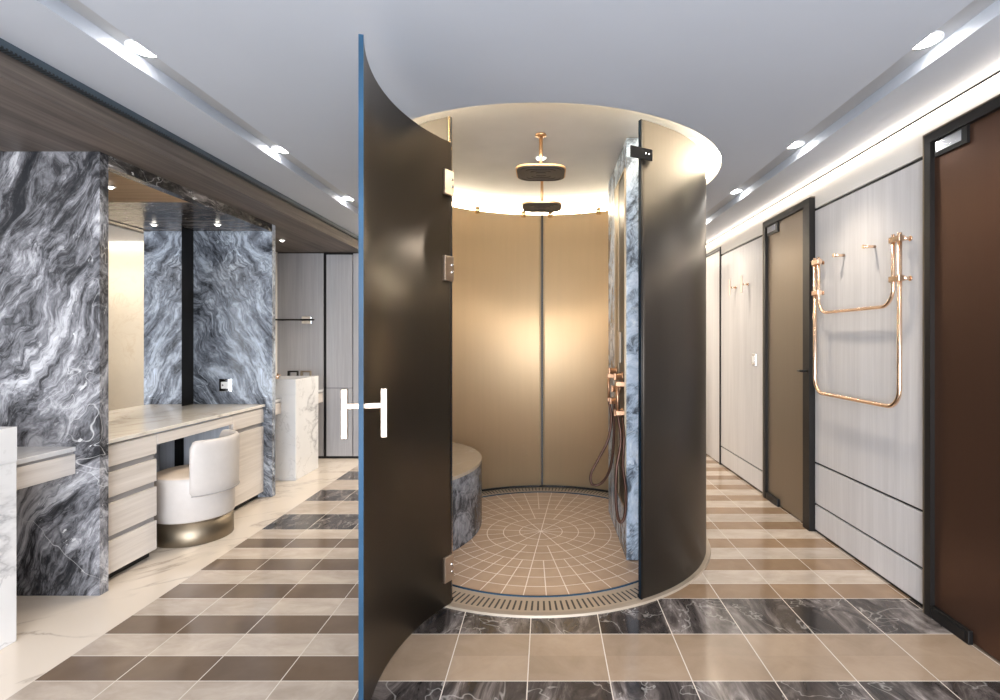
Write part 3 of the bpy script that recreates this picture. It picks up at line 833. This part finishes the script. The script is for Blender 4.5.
# taps on the far basin
def tap(x, y, lab, mat):
    t = thing('basin_tap', lab, 'tap', (x, y, .988), 0, 'taps on the far basin')
    bm = BM(); bx(bm, -.05, -.030, -.015, .015, 0, .05, .003); obj('tap_body', bm, mat, t)
    bm = BM(); bx(bm, -.05, .06, -.012, .012, .038, .055, .003); bx(bm, .046, .06, -.012, .012, .0, .042, .003); obj('spout', bm, mat, t)
tap(-2.70, 5.595, 'black squared tap on the far marble basin', 'black')
tap(-2.565, 5.600, 'bronze squared tap on the far marble basin', 'bronze_band')
t = thing('soap_dispenser', 'small copper lever on far basin beside marble wall edge', 'dispenser', (-2.625, 5.13, .988))
bm = BM(); lathe(bm, [(0, 0), (.016, 0), (.016, .03), (.007, .034), (.007, .055), (0, .055)], 0, 0, 20); obj('bottle_neck', bm, 'copper', t)
bm = BM(); tube(bm, [(0, 0, .052), (.035, -.01, .035)], .006); obj('lever', bm, 'copper', t)
# rail on the far wall
t = thing('wall_rail', 'dark slim rail on grey far wall above the basin', 'rail', (-2.86, YF, 1.60))
bm = BM(); bx(bm, -.22, .215, -.09, -.06, -.008, .010, .003); obj('rail_bar', bm, 'black', t)
bm = BM(); bx(bm, .045, .155, -.012, 0, -.042, .042, .002); o = obj('wall_plate', bm, 'chrome', t)
bm = BM(); bx(bm, .09, .11, -.062, -.012, -.008, .010); obj('arm', bm, 'black', o)
bm = BM(); bx(bm, -.19, -.17, -.062, 0, -.008, .010); obj('arm', bm, 'black', t)

# ------------------------------------------------------------------ right wall fittings
t = thing('towel_rail', 'copper double U towel rail on pale oak wall panel', 'towel rail', (XR - .008, 3.2, 0))
def upath(y0, y1, zt, zb, r):
    P = [(-.06, y0, zt)]
    P += [(-.06, y0 + r - r * math.cos(a), zb + r - r * math.sin(a)) for a in [PI / 2 * k / 10 for k in range(11)]]
    P += [(-.06, y1 - r + r * math.sin(a), zb + r - r * math.cos(a)) for a in [PI / 2 * k / 10 for k in range(11)]]
    return P + [(-.06, y1, zt)]
bm = BM(); tube(bm, upath(2.765 - 3.2, 3.635 - 3.2, 1.935, 1.01, .10), .012, 16); obj('long_rail', bm, 'copper', t)
bm = BM(); tube(bm, upath(2.815 - 3.2, 3.585 - 3.2, 1.935, 1.553, .10), .010, 16); obj('short_rail', bm, 'copper', t)
for y, s in ((2.765, 1), (3.635, -1)):
    for z in (1.905, 1.695):
        bm = BM(); yy = y - 3.2
        bx(bm, -.076, -.044, min(yy - s * .018, yy + s * .068), max(yy - s * .018, yy + s * .068), z - .016, z + .016, .003)
        b = obj('bracket', bm, 'copper', t)
        bm = BM(); tube(bm, [(0, yy, z), (-.046, yy, z)], .010, 16); tube(bm, [(0, yy, z), (-.006, yy, z)], .014, 20); obj('wall_post', bm, 'copper', b)
def peg(y, lab):
    o = bpy.data.objects.new('towel_peg', None)
    bm = BM(); tube(bm, [(0, 0, 0), (-.072, 0, 0)], .009, 16); tube(bm, [(-.060, 0, 0), (-.073, 0, 0)], .0115, 16)
    o = obj('towel_peg', bm, 'copper'); o.location = (XR - .008, y, 1.915)
    tag(o, lab, 'hook', 'copper pegs above the towel rail')
peg(3.38, 'copper wall peg above the towel rail, farther from camera')
peg(3.065, 'copper wall peg above the towel rail, nearer the camera')
def thook(y, lab):
    t = thing('robe_hook', lab, 'hook', (XR - .008, y, 1.9), 0, 'copper bar hooks beyond the middle door')
    bm = BM(); tube(bm, [(0, 0, 0), (-.058, 0, 0)], .008, 14); tube(bm, [(0, 0, 0), (-.005, 0, 0)], .016, 16); obj('stem', bm, 'copper', t)
    bm = BM(); bx(bm, -.072, -.056, -.012, .012, -.082, .082, .003); obj('bar', bm, 'copper_pale', t)
    return t
thook(5.31, 'vertical copper bar hook on far oak panel, left one')
thook(4.99, 'vertical copper bar hook on far oak panel, right one')
t = thing('light_switch', 'small chrome light switch on oak panel beside middle door', 'switch', (XR - .008, 4.837, 1.19))
bm = BM(); bx(bm, -.010, 0, -.045, .045, -.055, .055, .003); obj('switch_plate', bm, 'chrome', t)
bm = BM(); bx(bm, -.013, -.010, -.025, .025, -.03, .03, .002); obj('rocker', bm, 'white_plastic', t)

# ------------------------------------------------------------------ light
area('daylight', (-.1, YB - .12, 1.3), (R(90), 0, 0), 3.6, 2.1, 560, (.90, .945, 1.0))
spot('passage_fill', (-.9, 5.5, 2.45), 110, (1, .89, .74), 150, .8, .1)  # added fill without a fixture, brightens the far stone wall
area('far_wall_washer', (-.55, 5.98, 2.49), (R(22), 0, 0), 2.6, .03, 70, (1, .90, .76))
area('passage_end_fill', (1.4, 6.9, 2.48), (0, 0, 0), .3, 1.0, 28, (1, .88, .72))  # added warm fill for the end of the passage, no fixture
w = bpy.data.worlds.new('World'); sc.world = w; w.use_nodes = True
sky = w.node_tree.nodes.new('ShaderNodeTexSky'); sky.sky_type = 'HOSEK_WILKIE'
w.node_tree.links.new(sky.outputs[0], w.node_tree.nodes['Background'].inputs[0])
w.node_tree.nodes['Background'].inputs[1].default_value = .35

# ------------------------------------------------------------------ camera
cd = bpy.data.cameras.new('Camera'); cam = bpy.data.objects.new('Camera', cd); COL.objects.link(cam)
cam.location = (0, 0, HC); cam.rotation_euler = (R(90), 0, 0)
cd.sensor_width = 36; cd.sensor_fit = 'HORIZONTAL'; cd.lens = 525 / 1000 * 36
cd.shift_x = (500 - 546) / 1000; cd.shift_y = (340 - 350) / 1000
cd.clip_start = .05
sc.camera = cam
sc.view_settings.view_transform = 'Standard'
sc.view_settings.look = 'None'
sc.view_settings.exposure = 0.0
sc.cycles.max_bounces = 10; sc.cycles.diffuse_bounces = 5; sc.cycles.glossy_bounces = 5
sc.cycles.sample_clamp_indirect = 6
sc.cycles.caustics_reflective = False; sc.cycles.caustics_refractive = False
